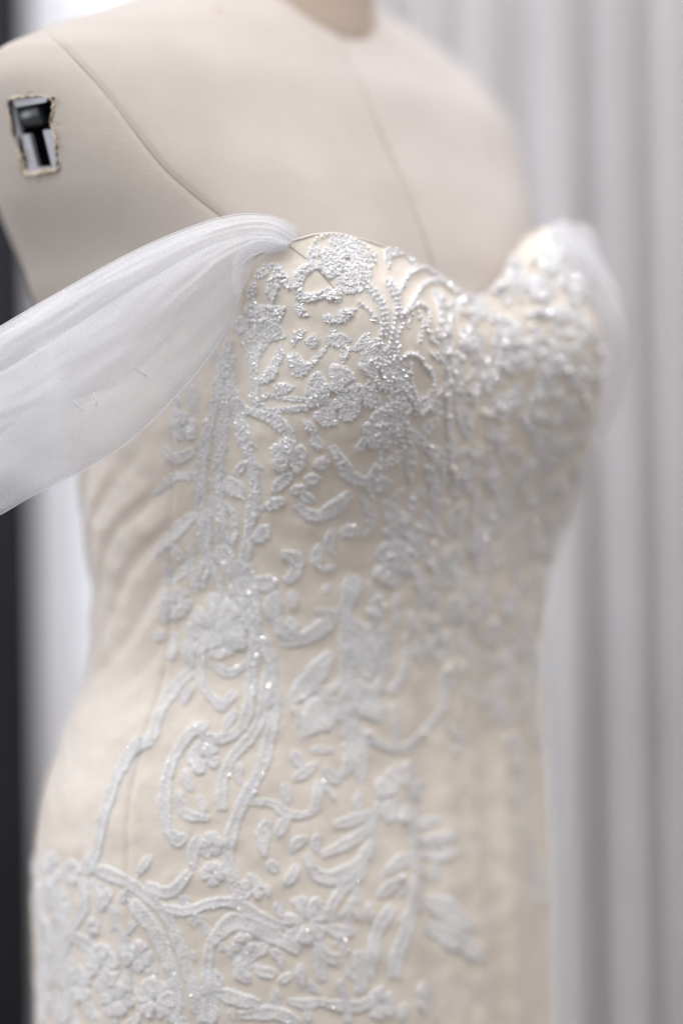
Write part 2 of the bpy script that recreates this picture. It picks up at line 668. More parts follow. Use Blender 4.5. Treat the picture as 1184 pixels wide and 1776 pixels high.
def pucker(P):
    out = np.empty(len(P))
    for i, p in enumerate(P):
        v = Vector(p)
        out[i] = mnoise.noise(Vector((v.x * 75, v.y * 75, v.z * 95))) * .00075 + mnoise.noise(v * 210) * .0003
    return out


NT = 250
tt = np.linspace(0, 1, NT) ** 1.15
ALL = []


def panel(name, p0, p1, n, mat, fine=True):
    ph = np.linspace(p0, p1, n)
    top = z_neck(ph)
    bot = -.50
    Z = top[None, :] + (bot - top[None, :]) * tt[:, None]
    PHg = np.broadcast_to(ph, Z.shape)
    P = surf(PHg, Z, True)
    r = relief(PHg, Z, P)
    nrm = surf(PHg, Z, True, .001) - P
    nrm /= np.linalg.norm(nrm, axis=-1)[..., None] + 1e-12
    if fine:
        r = r + pucker(P.reshape(-1, 3)).reshape(r.shape) * np.clip((top[None, :] - Z) / .01, 0.15, 1)
    P = P + nrm * r[..., None]
    fc = grid_faces(NT, n)
    o = mesh(name, P.reshape(-1, 3), fc, mat)
    ALL.append((P.reshape(-1, 3), fc))
    return adopt(o, gown)


panel('side_panel', -1.0, PHI_SIDE, 110, M_side)
panel('front_panel', PHI_SIDE, PHI_FAR, 300, M_satin)
panel('side_panel', PHI_FAR, 3.9, 80, M_side)
panel('back_panel', 3.9, 2 * pi - 1.0, 90, M_side, False)
VV, FF = [], []
for P, fc in ALL:
    o = len(VV)
    VV += [tuple(p) for p in P]
    FF += [tuple(i + o for i in f) for f in fc]
GB = BVHTree.FromPolygons(VV, FF)
# piping along the neckline
phn = np.linspace(P0, P0 + 2 * pi, 500, endpoint=False)
pts = surf(phn, z_neck(phn), True, .0002)
adopt(tube('neckline_piping', [tuple(p) for p in pts], .0006, M_piping, None, 7, True), gown)

# ------------------------------------------------------------------ lace, sewn on the gown's surface
GL = Matrix.Translation(-Vector(gown.location))
OCC = []
SAMPLES = []      # places on the lace where sequins may go: (point, normal, weight)


def gcast(px, py):
    d = rays(px, py).normalized()
    h = B_dress.ray_cast(CAM, d)
    h = GB.find_nearest(h[0] if h[0] is not None else CAM + d * 1.49)
    p, n = h[0], h[1]
    if n.dot(p - Vector((-.02, 0, p.z))) < 0:
        n = -n
    return p, n


def gnear(q):
    h = GB.find_nearest(q)
    p, n = h[0], h[1]
    if n.dot(p - Vector((-.02, 0, p.z))) < 0:
        n = -n
    return p, n


def ribbon(name, pts, width, height, parent, prof, glit=1.0, rib=0.0, lift=0.0, ragged=.10, mat=None, M=6):
    """a raised band of thread along 3-D points lying on the gown; width(t) profile"""
    width *= 1.16
    C = catmull([tuple(p) for p in pts], .0008)
    height *= .55
    low = .16 if project(np.array([C[0]]))[0][1] > 980 else 1.0
    glit *= low
    L = len(C)
    if L < 4:
        return None
    V, seed = [], rnd.uniform(0, 100)
    C = [Vector(c) for c in C]
    s = 0.0
    for i in range(L):
        t = i / (L - 1)
        p, nrm = gnear(C[i])
        T = (C[min(i + 1, L - 1)] - C[max(i - 1, 0)])
        if T.length < 1e-9:
            T = Vector((0, 0, 1))
        T.normalize()
        if i:
            s += (C[i] - C[i - 1]).length
        B = nrm.cross(T).normalized()
        w = width * prof(t) * .5 * (1 + .32 * mnoise.noise(Vector((s * 95, seed, 7.7))))
        for j in range(-M, M + 1):
            x = j / M
            e = abs(x)
            ww = w * (1 + ragged * 1.3 * mnoise.noise(Vector((s * 330, seed + (3 if x > 0 else 0), e))) * 2)
            q = p + B * (x * ww)
            q2, n2 = gnear(q)
            h = height * sqrt(max(0, 1 - e ** 3)) * (.78 + .40 * math.exp(-((e - .7) / .17) ** 2)) * min(1, prof(t) * 1.6)
            h *= 1 + .16 * mnoise.noise(Vector((s * 600 + seed, x * 3, seed)))
            if rib:
                h *= 1 + rib * 1.6 * sin(2 * pi * (s / .0026 - e * 1.3)) - rib * .9 * math.exp(-(x / .12) ** 2)
            h += lift * (1 - e * .3) - (.0005 if e > .99 else 0)
            v = q2 + n2 * h
            V.append(v)
            if j % 4 == 0:
                OCC.append(v)
            if glit and e < .9 and rnd.random() < .40 * glit:
                SAMPLES.append((v, n2, B + T * (.6 if x > 0 else -.6) * -1))
    o = mesh(name, V, grid_faces(L, 2 * M + 1), mat or M_lace)
    o.parent = parent
    return o


leafprof = lambda t: max(.04, sin(pi * min(1, t * .96 + .04)) ** .75 * (1.12 - .35 * t))
vineprof = lambda t: .75 + .25 * min(1, min(t, 1 - t) * 12) - (.55 if (t < .004 or t > .996) else 0)
petalprof = lambda t: max(.10, min(1, (.30 + 1.0 * t ** .9)) * (1 if t < .72 else sqrt(max(0, 1 - ((t - .72) / .285) ** 2))))


class Crop:
    def __init__(s, ox, oy, k):
        s.o = (ox, oy, k)

    def P(s, p):
        return s.o[0] + p[0] * s.o[2], s.o[1] + p[1] * s.o[2]

    def on(s, p):
        return gcast(*s.P(p))

    def w(s, px, at):
        return px * s.o[2] / FPX * (at[1] + D)

    def vine(s, pts, w, g=.6, h=.0017, rib=.22, name='lace_vine'):
        q = [s.on(p)[0] for p in pts]
        W = s.w(w, q[0])
        o = ribbon(name, q, W, min(h, W * .33), gown, vineprof, g, rib)
        if o:
            o.matrix_parent_inverse = GL

    def leaf(s, a, b, w, bend=0.0, g=.8, h=.0016):
        m = ((a[0] + b[0]) / 2 - (b[1] - a[1]) * bend, (a[1] + b[1]) / 2 + (b[0] - a[0]) * bend)
        q = [s.on(p)[0] for p in (a, m, b)]
        W = s.w(w, q[0])
        o = ribbon('lace_leaf', q, W * 1.05, min(h, W * .3), gown, leafprof, g, .16)
        if o:
            o.matrix_parent_inverse = GL

    def curl(s, pts, w, g=.8):
        q = [s.on(p)[0] for p in pts]
        W = s.w(w, q[0])
        o = ribbon('lace_leaf', q, W, min(.0017, W * .3), gown, lambda t: .55 + .45 * sin(pi * t), g, .14)
        if o:
            o.matrix_parent_inverse = GL

    def flower(s, c, R, n=5, rot=None, hole=.18, g=1.0, squash=1.0, fat=1.0):
        p, nrm = s.on(c)
        R = s.w(R, p)
        X = (Vector((1, 0, 0)) - nrm * nrm.x)
        if X.length < .3:
            X = Vector((0, -1, 0)) - nrm * -nrm.y
        X.normalize()
        Y = nrm.cross(X)
        if Y.z < 0:
            Y = -Y
        fl = empty('lace_flower', p, None)
        fl.parent = gown
        fl.matrix_parent_inverse = GL
        rot = rnd.uniform(0, 6.28) if rot is None else rot
        inv = Matrix.Translation(-p)
        for k in range(n):
            w = rot + 2 * pi * k / n + rnd.uniform(-.12, .12)
            r1 = R * rnd.uniform(.95, 1.15)
            bend = rnd.uniform(-.16, .16)
            d = lambda t: p + (X * cos(w + bend * t) + Y * sin(w + bend * t) * squash) * (R * hole + (r1 - R * hole) * t)
            o = ribbon('petal', [d(0), d(.5), d(1)], R * 2.1 * pi / n * .68 * fat, .0015, fl, petalprof, g * 1.15, .14, lift=.0004 * (k % 2) + .0002, ragged=.13, M=6)
            if o:
                o.matrix_parent_inverse = inv

    def beads(s, pts, r=.00105, gap=1.12):
        C = catmull(pts, 2.0)
        q = [s.on(c) for c in C]
        acc = 1e9
        for i in range(len(q)):
            if i:
                acc += (q[i][0] - q[i - 1][0]).length
            if acc >= 2 * r * gap:
                acc = 0
                BEADS.append((q[i][0] + q[i][1] * (r * .8 + .0004), r * rnd.uniform(.88, 1.12)))

    def pearl(s, c, r):
        p, n = s.on(c)
        BEADS.append((p + n * r * .8, r))


BEADS = []
K = .4223
C3 = Crop(400, 380, 1 / 2.96)
C5 = Crop(200, 600, K)
B1 = Crop(700, 380, .4088)
B2 = Crop(200, 980, K)
B3 = Crop(600, 850, K)
B4 = Crop(0, 1276, K)
B5 = Crop(350, 1276, K)
B6 = Crop(684, 1276, K)

# --- near cup
C3.flower((598, 215), 150, 7, .3, .12, 1.4, .9)
C3.curl([(535, 245), (440, 238), (380, 262), (345, 320), (355, 390), (420, 402), (490, 380)], 58, 1.3)
C3.flower((530, 388), 40, 4, None, .1, 1.2)
C3.curl([(555, 300), (600, 345), (680, 345)], 80, 1.2)
C3.leaf((110, 540), (275, 455), 135, .05, 1.4)
C3.leaf((110, 550), (280, 605), 125, -.05, 1.3)
C3.leaf((112, 560), (125, 725), 115, 0, .8)
C3.leaf((100, 545), (10, 545), 95, 0, .5)
C3.leaf((108, 532), (118, 410), 85, 0, .9)
C3.leaf((95, 400), (132, 325), 52, 0, 1.2)
C3.leaf((130, 300), (222, 225), 48, 0, .8)
C3.leaf((478, 500), (535, 525), 52, 0, 1.3)
C3.leaf((540, 512), (640, 465), 66, 0, 1.3)
C3.leaf((405, 655), (440, 590), 66, 0, 1)
C3.leaf((495, 620), (615, 622), 70, 0, 1.1)
C3.vine([(560, 512), (522, 580), (500, 650), (440, 710), (375, 765)], 17, .5)
C3.leaf((300, 695), (392, 800), 66, 0, 1)
C3.leaf((168, 830), (245, 755), 60, 0, 1)
C3.leaf((228, 865), (318, 862), 54, 0, 1)
C3.leaf((320, 800), (410, 770), 40, 0, .8)
C3.flower((525, 905), 152, 6, .2, .15, 1.1)
C3.flower((755, 715), 95, 5, .4, .1, 1.1)
C3.flower((845, 805), 85, 5, None, .1, 1.0)
C3.leaf((690, 900), (770, 970), 85, 0, .8)
C3.flower((795, 1075), 118, 6, .8, .1, .9)
C3.flower((880, 930), 88, 5, 0, .1, 1.1)
C3.flower((975, 965), 48, 5, 0, .05, 1.6)
for s_ in ([(680, 335), (750, 420), (775, 500), (770, 580), (742, 655)], [(705, 325), (775, 420), (800, 520), (790, 600)], [(795, 320), (845, 430), (838, 530), (812, 640)],
           [(655, 425), (712, 475), (738, 525)], [(860, 380), (900, 300), (960, 258), (1012, 250), (1065, 292)], [(870, 505), (930, 430), (960, 370), (1020, 322), (1100, 312), (1184, 380)],
           [(900, 480), (958, 440), (1010, 478), (1005, 565)], [(958, 480), (982, 540), (962, 645)], [(865, 720), (920, 690), (985, 722)], [(918, 740), (930, 850), (972, 985)],
           [(982, 740), (1030, 800), (1038, 885)], [(862, 650), (838, 715), (780, 748), (700, 715)], [(820, 320), (860, 420), (870, 500)], [(880, 540), (850, 610), (855, 690)]):
    C3.beads(s_)
    C3.vine(s_, 26, .5, .0008, 0)
for k in range(17):      # beaded fan
    w = radians(-20 + k * 23)
    r0, r1 = rnd.uniform(22, 40), rnd.uniform(105, 150)
    C3.beads([(598 + cos(w) * r0, 210 + sin(w) * r0 * .85), (598 + cos(w) * r1, 212 + sin(w) * r1 * .85)], .00085, 1.25)
C3.beads([(440, 100), (510, 85), (600, 100), (700, 150), (745, 230)], .0009, 1.3)
for p in ((1070, 420), (1095, 580), (1105, 690), (1110, 840), (1095, 905), (985, 975), (968, 990), (1000, 960)):
    C3.pearl(p, .0020)
C3.leaf((1050, 560), (1100, 640), 60, 0, .7)
C3.vine([(1130, 480), (1120, 620), (1130, 760), (1120, 900)], 34, .5)
C3.vine([(1060, 420), (1075, 560), (1085, 700)], 26, .4)
C3.leaf((1010, 880), (1080, 1000), 70, .1, .7)
C3.leaf((900, 1080), (1000, 1150), 70, .1, .8)

# --- under the near cup, left
C5.vine([(472, -30), (440, 100), (410, 250), (372, 400), (350, 550), (350, 700), (372, 860), (350, 1000)], 42, .5)
C5.vine([(484, 40), (460, 200), (442, 330), (425, 480), (418, 600), (438, 720), (432, 850), (470, 930)], 40, .5)
C5.vine([(475, 140), (500, 300), (540, 450), (570, 560), (555, 700), (540, 820), (520, 950), (560, 1080), (590, 1184)], 37, .6)
C5.vine([(418, 560), (440, 640), (490, 700), (480, 830), (455, 910)], 26, .4)
C5.vine([(560, 120), (575, 60), (620, -20)], 30, .5)
C5.leaf((450, 545), (535, 630), 78, 0, .7)
C5.curl([(335, 532), (235, 545), (165, 608)], 42, .3)
C5.leaf((330, 690), (165, 868), 62, .05, .4)
C5.leaf((312, 895), (245, 972), 36, 0, .3)
C5.curl([(320, 800), (310, 880), (330, 1010)], 30, .3)
C5.leaf((300, 130), (335, 285), 48, 0, .5)
C5.flower((282, 330), 62, 5, None, .1, .5)
C5.curl([(200, 425), (250, 466), (328, 430)], 56, .4)
C5.leaf((235, 250), (260, 390), 60, 0, .4)
C5.curl([(390, 20), (430, 60), (420, 130)], 34, .4)
C5.vine([(780, 222), (690, 213), (620, 205), (592, 250)], 19, .6)
C5.vine([(790, 250), (700, 262), (560, 266)], 24, .7)
C5.vine([(560, 20), (575, 130), (575, 250)], 44, .6)
C5.curl([(535, 262), (640, 296), (700, 345), (722, 420), (700, 470)], 52, 1.0)
C5.flower((712, 450), 78, 5, .3, .08, 1.1)
C5.flower((845, 482), 30, 6, 0, .05, 1.2)
C5.leaf((775, 548), (845, 545), 48, 0, 1)
C5.leaf((720, 600), (790, 575), 54, 0, 1)
C5.leaf((810, 370), (848, 432), 56, 0, 1)
C5.curl([(890, 412), (930, 480), (972, 540), (1085, 562)], 56, .8)
C5.curl([(742, 652), (800, 694), (862, 690), (962, 606)], 62, .8)
C5.leaf((760, 610), (820, 640), 50, 0, .9)
C5.leaf((695, 628), (600, 672), 44, 0, .8)
C5.leaf((572, 805), (632, 735), 62, 0, 1.5)
C5.vine([(575, 680), (548, 745), (550, 810)], 32, 1.5)
C5.curl([(680, 852), (738, 868), (738, 930), (700, 968)], 58, .6)
C5.leaf((555, 968), (675, 958), 66, .1, .6)
C5.leaf((650, 1000), (648, 1152), 78, 0, .5)
C5.leaf((715, 35), (765, 92), 56, 0, 1)
C5.leaf((600, 150), (668, 88), 50, 0, .9)
C5.leaf((648, 192), (735, 168), 48, 0, .9)
C5.vine([(862, 8), (800, 80), (738, 102)], 20, .6)
C5.leaf((1000, 760), (915, 765), 62, 0, .5)
C5.flower((1140, 885), 100, 6, .5, .15, .6)
C5.leaf((905, 908), (835, 925), 34, 0, .4)
C5.leaf((885, 988), (845, 1012), 34, 0, .4)
C5.leaf((1085, 470), (1060, 640), 70, .1, .7)
C5.leaf((1130, 560), (1040, 600), 60, .1, .8)
C5.leaf((1100, 640), (1184, 720), 66, .1, .6)
C5.curl([(1010, 620), (1050, 700), (1030, 780)], 46, .5)

# --- waist, left and middle
B2.flower((420, 262), 130, 8, .1, .12, .5)
B2.flower((455, 300), 80, 6, .5, .1, .5)
B2.leaf((192, 190), (208, 245), 42, 0, .3)
B2.leaf((162, 288), (218, 298), 46, 0, .3)
B2.curl([(250, 280), (240, 330), (232, 388)], 44, .3)
B2.curl([(308, 295), (300, 350), (315, 420)], 48, .4)
B2.vine([(365, 360), (350, 440), (372, 520), (430, 572)], 36, .3)
B2.curl([(398, 402), (468, 446), (538, 405)], 38, .3)
B2.leaf((395, 545), (470, 590), 46, .1, .4)
B2.leaf((500, 520), (450, 590), 44, .1, .4)
B2.vine([(478, -20), (500, 120), (558, 255), (600, 300), (636, 400), (646, 500), (644, 640), (612, 800), (552, 930), (520, 990)], 54, .4)
B2.vine([(540, -10), (580, 200), (572, 300), (562, 420), (556, 540), (522, 660), (442, 714), (345, 700)], 44, .4)
B2.vine([(626, 440), (606, 600), (562, 700), (482, 790), (440, 900), (440, 1012)], 48, .4)
B2.vine([(322, 430), (242, 510), (186, 600), (155, 722)], 54, .2)
B2.vine([(155, 722), (75, 765), (25, 850)], 44, .2)
B2.vine([(345, 655), (272, 740), (226, 830), (205, 950), (212, 1060), (255, 1145)], 46, .3)
B2.curl([(258, 925), (290, 1020), (385, 1042)], 42, .3)
B2.leaf((235, 1150), (298, 1105), 62, 0, .4)
B2.leaf((318, 695), (385, 645), 56, 0, .5)
B2.vine([(965, 50), (946, 250), (950, 420), (944, 540), (926, 650)], 54, .3)
B2.leaf((1000, 40), (945, 200), 70, 0, .4)
B2.leaf((912, 212), (668, 335), 74, -.06, .5)
B2.leaf((892, 350), (695, 578), 96, -.05, .4)
B2.curl([(930, 470), (892, 512), (838, 520), (850, 490)], 40, .3)
B2.leaf((925, 565), (765, 715), 140, .1, .4)
B2.leaf((958, 220), (1095, 440), 115, .05, .3)
B2.leaf((958, 480), (1105, 650), 135, 0, .3)
B2.leaf((948, 620), (1012, 910), 118, -.05, .3)
B2.vine([(960, 590), (1020, 700), (1120, 752), (1200, 748)], 30, .5)
B2.leaf((912, 202), (812, 186), 38, 0, .5)
B2.leaf((795, 762), (905, 756), 36, 0, .2)
B2.leaf((725, 885), (832, 806), 54, .05, .3)
B2.curl([(755, 1035), (812, 1008), (842, 900), (905, 962)], 42, .5)
B2.curl([(548, 975), (640, 980), (702, 1022), (785, 1030)], 40, .4)
B2.leaf((600, 1075), (640, 1060), 40, 0, .3)
B2.curl([(1184, 868), (1100, 950), (1050, 1062), (1000, 1100)], 42, .3)
B2.curl([(1042, 1010), (920, 1052)], 28, .4)

# --- waist, right
B3.flower((230, 205), 112, 6, .4, .16, .5)
B3.flower((430, 290), 62, 5, None, .1, .4)
B3.flower((450, 490), 62, 5, None, .1, .5)
B3.flower((570, 490), 46, 5, None, .1, .5)
B3.flower((380, 640), 68, 6, None, .2, .4)
B3.flower((610, 580), 60, 5, None, .1, .4)
B3.flower((130, 480), 50, 5, None, .1, .4)
B3.vine([(392, 800), (388, 900), (320, 1000), (222, 1062), (110, 1030), (20, 950)], 36, .8)
B3.vine([(190, 870), (205, 1045)], 36, .3)
B3.leaf((8, 560), (115, 805), 104, 0, .3)
B3.vine([(250, 580), (242, 720), (180, 845)], 42, .3)
B3.vine([(150, 560), (162, 700), (138, 830)], 46, .2)
B3.vine([(212, 420), (200, 560)], 32, .4)
B3.vine([(600, 920), (652, 960), (640, 1062)], 50, .4)
B3.vine([(722, 230), (692, 350), (742, 420)], 52, .4)
B3.vine([(600, 250), (580, 400)], 42, .3)
B3.vine([(662, 580), (682, 700), (602, 830), (640, 900)], 52, .4)
B3.leaf((320, 90), (400, 190), 60, .1, .4)
B3.leaf((480, 60), (420, 180), 56, .1, .4)
B3.leaf((560, 60), (620, 190), 60, .1, .4)
B3.leaf((280, 330), (350, 430), 56, .1, .4)
B3.leaf((500, 330), (430, 420), 50, .1, .4)
B3.leaf((680, 60), (640, 190), 60, .1, .4)
B3.leaf((480, 560), (520, 700), 60, .1, .3)
B3.leaf((760, 480), (730, 620), 56, .1, .4)
B3.curl([(400, 960), (460, 1020), (440, 1080)], 40, .3)
B3.vine([(740, 560), (760, 700), (740, 900), (770, 1060)], 48, .6)
for p in ((270, 35), (520, 132), (585, 106), (400, 50), (355, 216), (340, 300), (850, 240), (840, 292), (770, 660), (735, 722), (740, 882), (780, 952), (650, 1010), (690, 1130), (790, 1125), (640, 700), (405, 735), (90, 1000), (320, 1000), (232, 125)):
    B3.pearl(p, .0019)

# --- far cup
B1.beads([(0, 260), (60, 212), (112, 216), (160, 270), (230, 330), (268, 372)])
for p in ((150, 340), (175, 480), (182, 575), (186, 690), (175, 745), (182, 840), (200, 1060), (265, 400), (240, 592), (290, 740), (330, 820), (360, 830), (402, 792), (370, 1085), (415, 288), (395, 292),
          (820, 560), (842, 592), (820, 660), (826, 730), (790, 930), (778, 962), (430, 540), (405, 540), (650, 745), (580, 400), (560, 395), (765, 455), (655, 130), (660, 160), (770, 245), (545, 180), (690, 640)):
    B1.pearl(p, .0021)
B1.flower((690, 190), 150, 7, .2, .12, 1.3)
B1.flower((760, 290), 90, 5, .6, .1, 1.2)
B1.flower((575, 300), 70, 5, .4, .1, 1.0)
B1.leaf((470, 155), (485, 350), 74, 0, 1)
B1.leaf((375, 310), (440, 270), 60, 0, 1.2)
B1.leaf((525, 410), (625, 396), 50, 0, 1.2)
B1.flower((470, 560), 112, 6, .3, .15, .7)
B1.flower((435, 480), 66, 5, None, .1, .8)
B1.vine([(400, 470), (398, 560), (415, 650)], 48, .5)
B1.flower((640, 590), 84, 6, None, .12, .6)
B1.leaf((700, 400), (785, 475), 62, 0, .8)
B1.leaf((620, 470), (720, 480), 52, 0, .7)
B1.vine([(528, 780), (580, 832), (665, 862)], 34, .6)
B1.leaf((482, 690), (468, 830), 92, 0, .5)
B1.vine([(498, 830), (560, 920), (602, 1050)], 50, .4)
B1.leaf((610, 760), (690, 725), 48, 0, .6)
B1.curl([(198, 1060), (240, 1122), (315, 1150)], 38, .5)
B1.leaf((272, 978), (205, 1012), 42, 0, .5)
B1.leaf((500, 1000), (430, 985), 50, 0, .4)
B1.vine([(235, 560), (225, 700), (250, 850), (275, 920)], 62, .4)
B1.vine([(310, 480), (320, 540), (300, 620)], 46, .6)
B1.flower((290, 745), 44, 5, None, .1, .8)
B1.flower((265, 520), 60, 5, None, .1, .9)
B1.vine([(130, 300), (160, 420), (175, 560), (185, 700)], 44, .5)
B1.vine([(180, 760), (190, 900), (200, 1050)], 34, .5)
B1.leaf((700, 640), (780, 740), 60, .1, .6)
B1.leaf((720, 760), (690, 880), 66, .1, .5)
B1.leaf((780, 800), (760, 930), 60, .1, .5)
B1.leaf((620, 900), (700, 990), 60, .1, .5)
B1.leaf((440, 880), (400, 1000), 56, .1, .4)
B1.leaf((360, 1000), (410, 1120), 50, .1, .4)
B1.vine([(800, 480), (830, 600), (820, 720)], 54, .7)
B1.leaf((560, 660), (640, 700), 50, .1, .5)
B1.leaf((650, 1000), (600, 1120), 60, .1, .4)
B1.leaf((540, 1080), (500, 1170), 56, .1, .4)

# --- hip, left
B4.vine([(620, -5), (542, 60), (482, 170), (430, 330), (392, 500), (355, 570)], 48, .2)
B4.leaf((118, 475), (155, 570), 66, 0, .4)
B4.flower((205, 560), 88, 6, None, .1, .4)
B4.vine([(150, 600), (160, 720), (195, 850), (178, 1000), (170, 1184)], 120, .4, .0019)
B4.vine([(240, 620), (260, 760), (250, 900), (270, 1060), (250, 1184)], 90, .4)
B4.vine([(370, 540), (500, 590), (602, 660), (682, 740), (742, 880), (782, 1000), (832, 1184)], 48, .3)
B4.vine([(350, 590), (350, 700), (302, 800), (270, 900)], 46, .3)
B4.leaf((462, 630), (395, 730), 58, 0, .6)
B4.vine([(540, 680), (620, 780), (680, 900), (722, 1050), (700, 1184)], 62, .3)
B4.flower((420, 950), 95, 6, None, .1, .7)
B4.flower((560, 905), 66, 5, None, .1, .5)
B4.flower((640, 1085), 84, 6, None, .1, .6)
B4.flower((475, 1085), 74, 6, None, .1, .5)
B4.flower((320, 1020), 80, 6, None, .1, .5)
B4.vine([(862, 850), (850, 1000), (882, 1100)], 44, .3)
B4.leaf((560, 575), (628, 485), 44, 0, .3)
B4.curl([(598, 620), (702, 642), (785, 556)], 58, .4)
B4.curl([(640, 700), (762, 722), (862, 690), (962, 680)], 48, .4)
B4.leaf((300, 820), (420, 900), 70, 0, .5)
B4.leaf((180, 640), (290, 700), 70, .1, .4)
B4.leaf((400, 480), (350, 590), 60, .1, .3)

# --- lower middle
B5.vine([(215, 185), (165, 280), (135, 360), (112, 450), (112, 540), (140, 640), (156, 700)], 50, .4)
B5.curl([(272, 345), (250, 420), (256, 495)], 54, .4)
B5.leaf((268, 515), (318, 568), 44, 0, .2)
B5.flower((820, 240), 128, 7, .2, .28, .5)
B5.curl([(700, 318), (620, 350), (536, 370)], 44, .5)
B5.curl([(692, 378), (602, 440), (488, 492)], 50, .4)
B5.curl([(702, 428), (642, 530), (560, 582), (470, 570), (424, 485)], 66, .3)
B5.curl([(662, 548), (572, 640), (532, 700), (530, 765)], 54, .3)
B5.vine([(702, 330), (690, 480), (640, 600)], 32, .3)
B5.vine([(868, 330), (880, 480), (870, 620), (840, 780), (802, 900), (790, 1000)], 64, .25)
B5.leaf((888, 375), (985, 338), 44, 0, .5)
B5.leaf((898, 432), (1045, 398), 52, .1, .4)
B5.leaf((898, 482), (1060, 470), 46, .1, .3)
B5.leaf((915, 672), (1115, 805), 96, -.05, .3)
B5.leaf((925, 785), (1155, 940), 96, -.08, .3)
B5.leaf((852, 488), (732, 575), 60, 0, .4)
B5.leaf((822, 588), (712, 665), 60, 0, .4)
B5.pearl((812, 583), .0022)
B5.curl([(782, 700), (722, 800), (702, 900), (690, 1000)], 62, .25)
B5.vine([(650, 880), (656, 1062)], 60, .25)
B5.curl([(498, 1100), (650, 1112), (742, 1040)], 54, .3)
B5.flower((740, 1100), 66, 5, None, .1, .3)
B5.leaf((905, 1005), (922, 1155), 125, 0, .2)
B5.flower((425, 762), 98, 7, .3, .16, .4)
B5.curl([(35, 855), (120, 772), (210, 780), (290, 822), (400, 880)], 80, .3)
B5.curl([(0, 702), (90, 682), (162, 700), (242, 750), (352, 790)], 52, .4)
B5.leaf((498, 788), (645, 802), 54, .08, .3)
B5.vine([(470, 830), (500, 900), (562, 925)], 48, .4)
B5.vine([(480, 850), (492, 1012)], 52, .3)
B5.leaf((275, 855), (195, 915), 50, 0, .5)
B5.leaf((125, 945), (245, 898), 40, 0, .3)
B5.leaf((218, 960), (315, 972), 54, .1, .3)
B5.leaf((315, 1015), (375, 975), 44, 0, .4)
B5.leaf((400, 935), (412, 1045), 46, 0, .3)
B5.leaf((130, 955), (205, 1020), 56, 0, .4)
B5.curl([(58, 1050), (140, 1082), (235, 1102)], 64, .3)
B5.curl([(348, 1090), (420, 1102), (512, 1090)], 40, .3)
B5.vine([(30, 960), (40, 1080), (20, 1184)], 74, .4)
B5.curl([(320, 675), (318, 715), (332, 745)], 44, .3)
B5.curl([(150, 1150), (300, 1142), (402, 1184)], 62, .3)
B5.leaf((262, 610), (280, 670), 40, 0, .6)
B5.vine([(560, 1000), (590, 1090), (600, 1184)], 44, .2)

# --- right edge of the skirt
for p in ((498, 120), (592, 118), (488, 252), (605, 520), (600, 590), (450, 6), (570, 20)):
    B6.pearl(p, .0022)
B6.vine([(500, 0), (520, 150), (510, 300)], 62, .4)
B6.vine([(590, 40), (592, 300)], 54, .5)
B6.vine([(540, 330), (562, 450), (600, 600)], 54, .4)
B6.leaf((560, 520), (600, 700), 66, 0, .3)

# --- feathered fronds: a stem with short slanting leaflets, as on the left of the bodice
def frond(s, pts, w, ll, step, g=.4, ang=.62, start=0):
    q = [s.on(p)[0] for p in pts]
    W = s.w(w, q[0])
    stem = ribbon('lace_frond', q, W, min(.0014, W * .33), gown, vineprof, g, .22)
    stem.matrix_parent_inverse = GL
    C = catmull([tuple(p) for p in pts], 2.0)
    acc, side = 0.0, 1
    for i in range(start + 2, len(C) - 3):
        acc += np.linalg.norm(C[i] - C[i - 1])
        if acc < step:
            continue
        acc, side = 0.0, -side
        t = C[i + 2] - C[i - 2]
        t /= np.linalg.norm(t)
        nrm = np.array([-t[1], t[0]]) * side
        a = ang * rnd.uniform(.8, 1.2)
        d = t * cos(a) + nrm * sin(a)
        L = ll * rnd.uniform(.75, 1.2)
        p3 = [s.on(tuple(C[i] + d * L * k + t * (3 * k * k)))[0] for k in (0, .5, 1)]
        WW = s.w(ll * .34, p3[0])
        o = ribbon('leaflet', p3, WW, min(.0013, WW * .35), stem, leafprof, g * .8, .14)
        if o:
            o.matrix_parent_inverse = Matrix.Identity(4)


frond(C5, [(455, 20), (425, 170), (395, 320), (362, 460), (352, 600), (362, 760)], 24, 52, 44)
frond(C5, [(470, 80), (462, 240), (448, 400), (432, 540), (440, 700), (460, 840)], 24, 46, 44)
frond(C5, [(500, 180), (525, 320), (556, 440), (585, 560), (578, 690)], 22, 44, 42)
frond(C5, [(392, 620), (385, 760), (392, 880), (430, 1000), (480, 1100)], 22, 40, 46)
frond(B2, [(962, 30), (950, 180), (958, 330), (952, 480)], 24, 70, 56, .3)
frond(B2, [(1045, 60), (1060, 200), (1075, 330), (1090, 470)], 20, 56, 50, .3)
frond(B5, [(872, 330), (884, 480), (874, 620), (846, 770)], 22, 84, 66, .3, .8)
frond(B5, [(640, 600), (600, 740), (585, 880), (600, 1000)], 22, 60, 52, .3)
frond(B3, [(240, 260), (300, 400), (310, 540), (290, 700)], 22, 50, 48, .4)
frond(B3, [(540, 560), (560, 700), (540, 850)], 22, 50, 48, .4)
frond(B4, [(345, 560), (420, 660), (480, 780), (520, 920), (540, 1080)], 26, 64, 56, .4)
frond(B4, [(220, 560), (230, 700), (215, 850), (225, 1000), (210, 1150)], 26, 60, 54, .4)
frond(B4, [(700, 620), (820, 760), (930, 880), (1040, 960)], 22, 52, 50, .3)

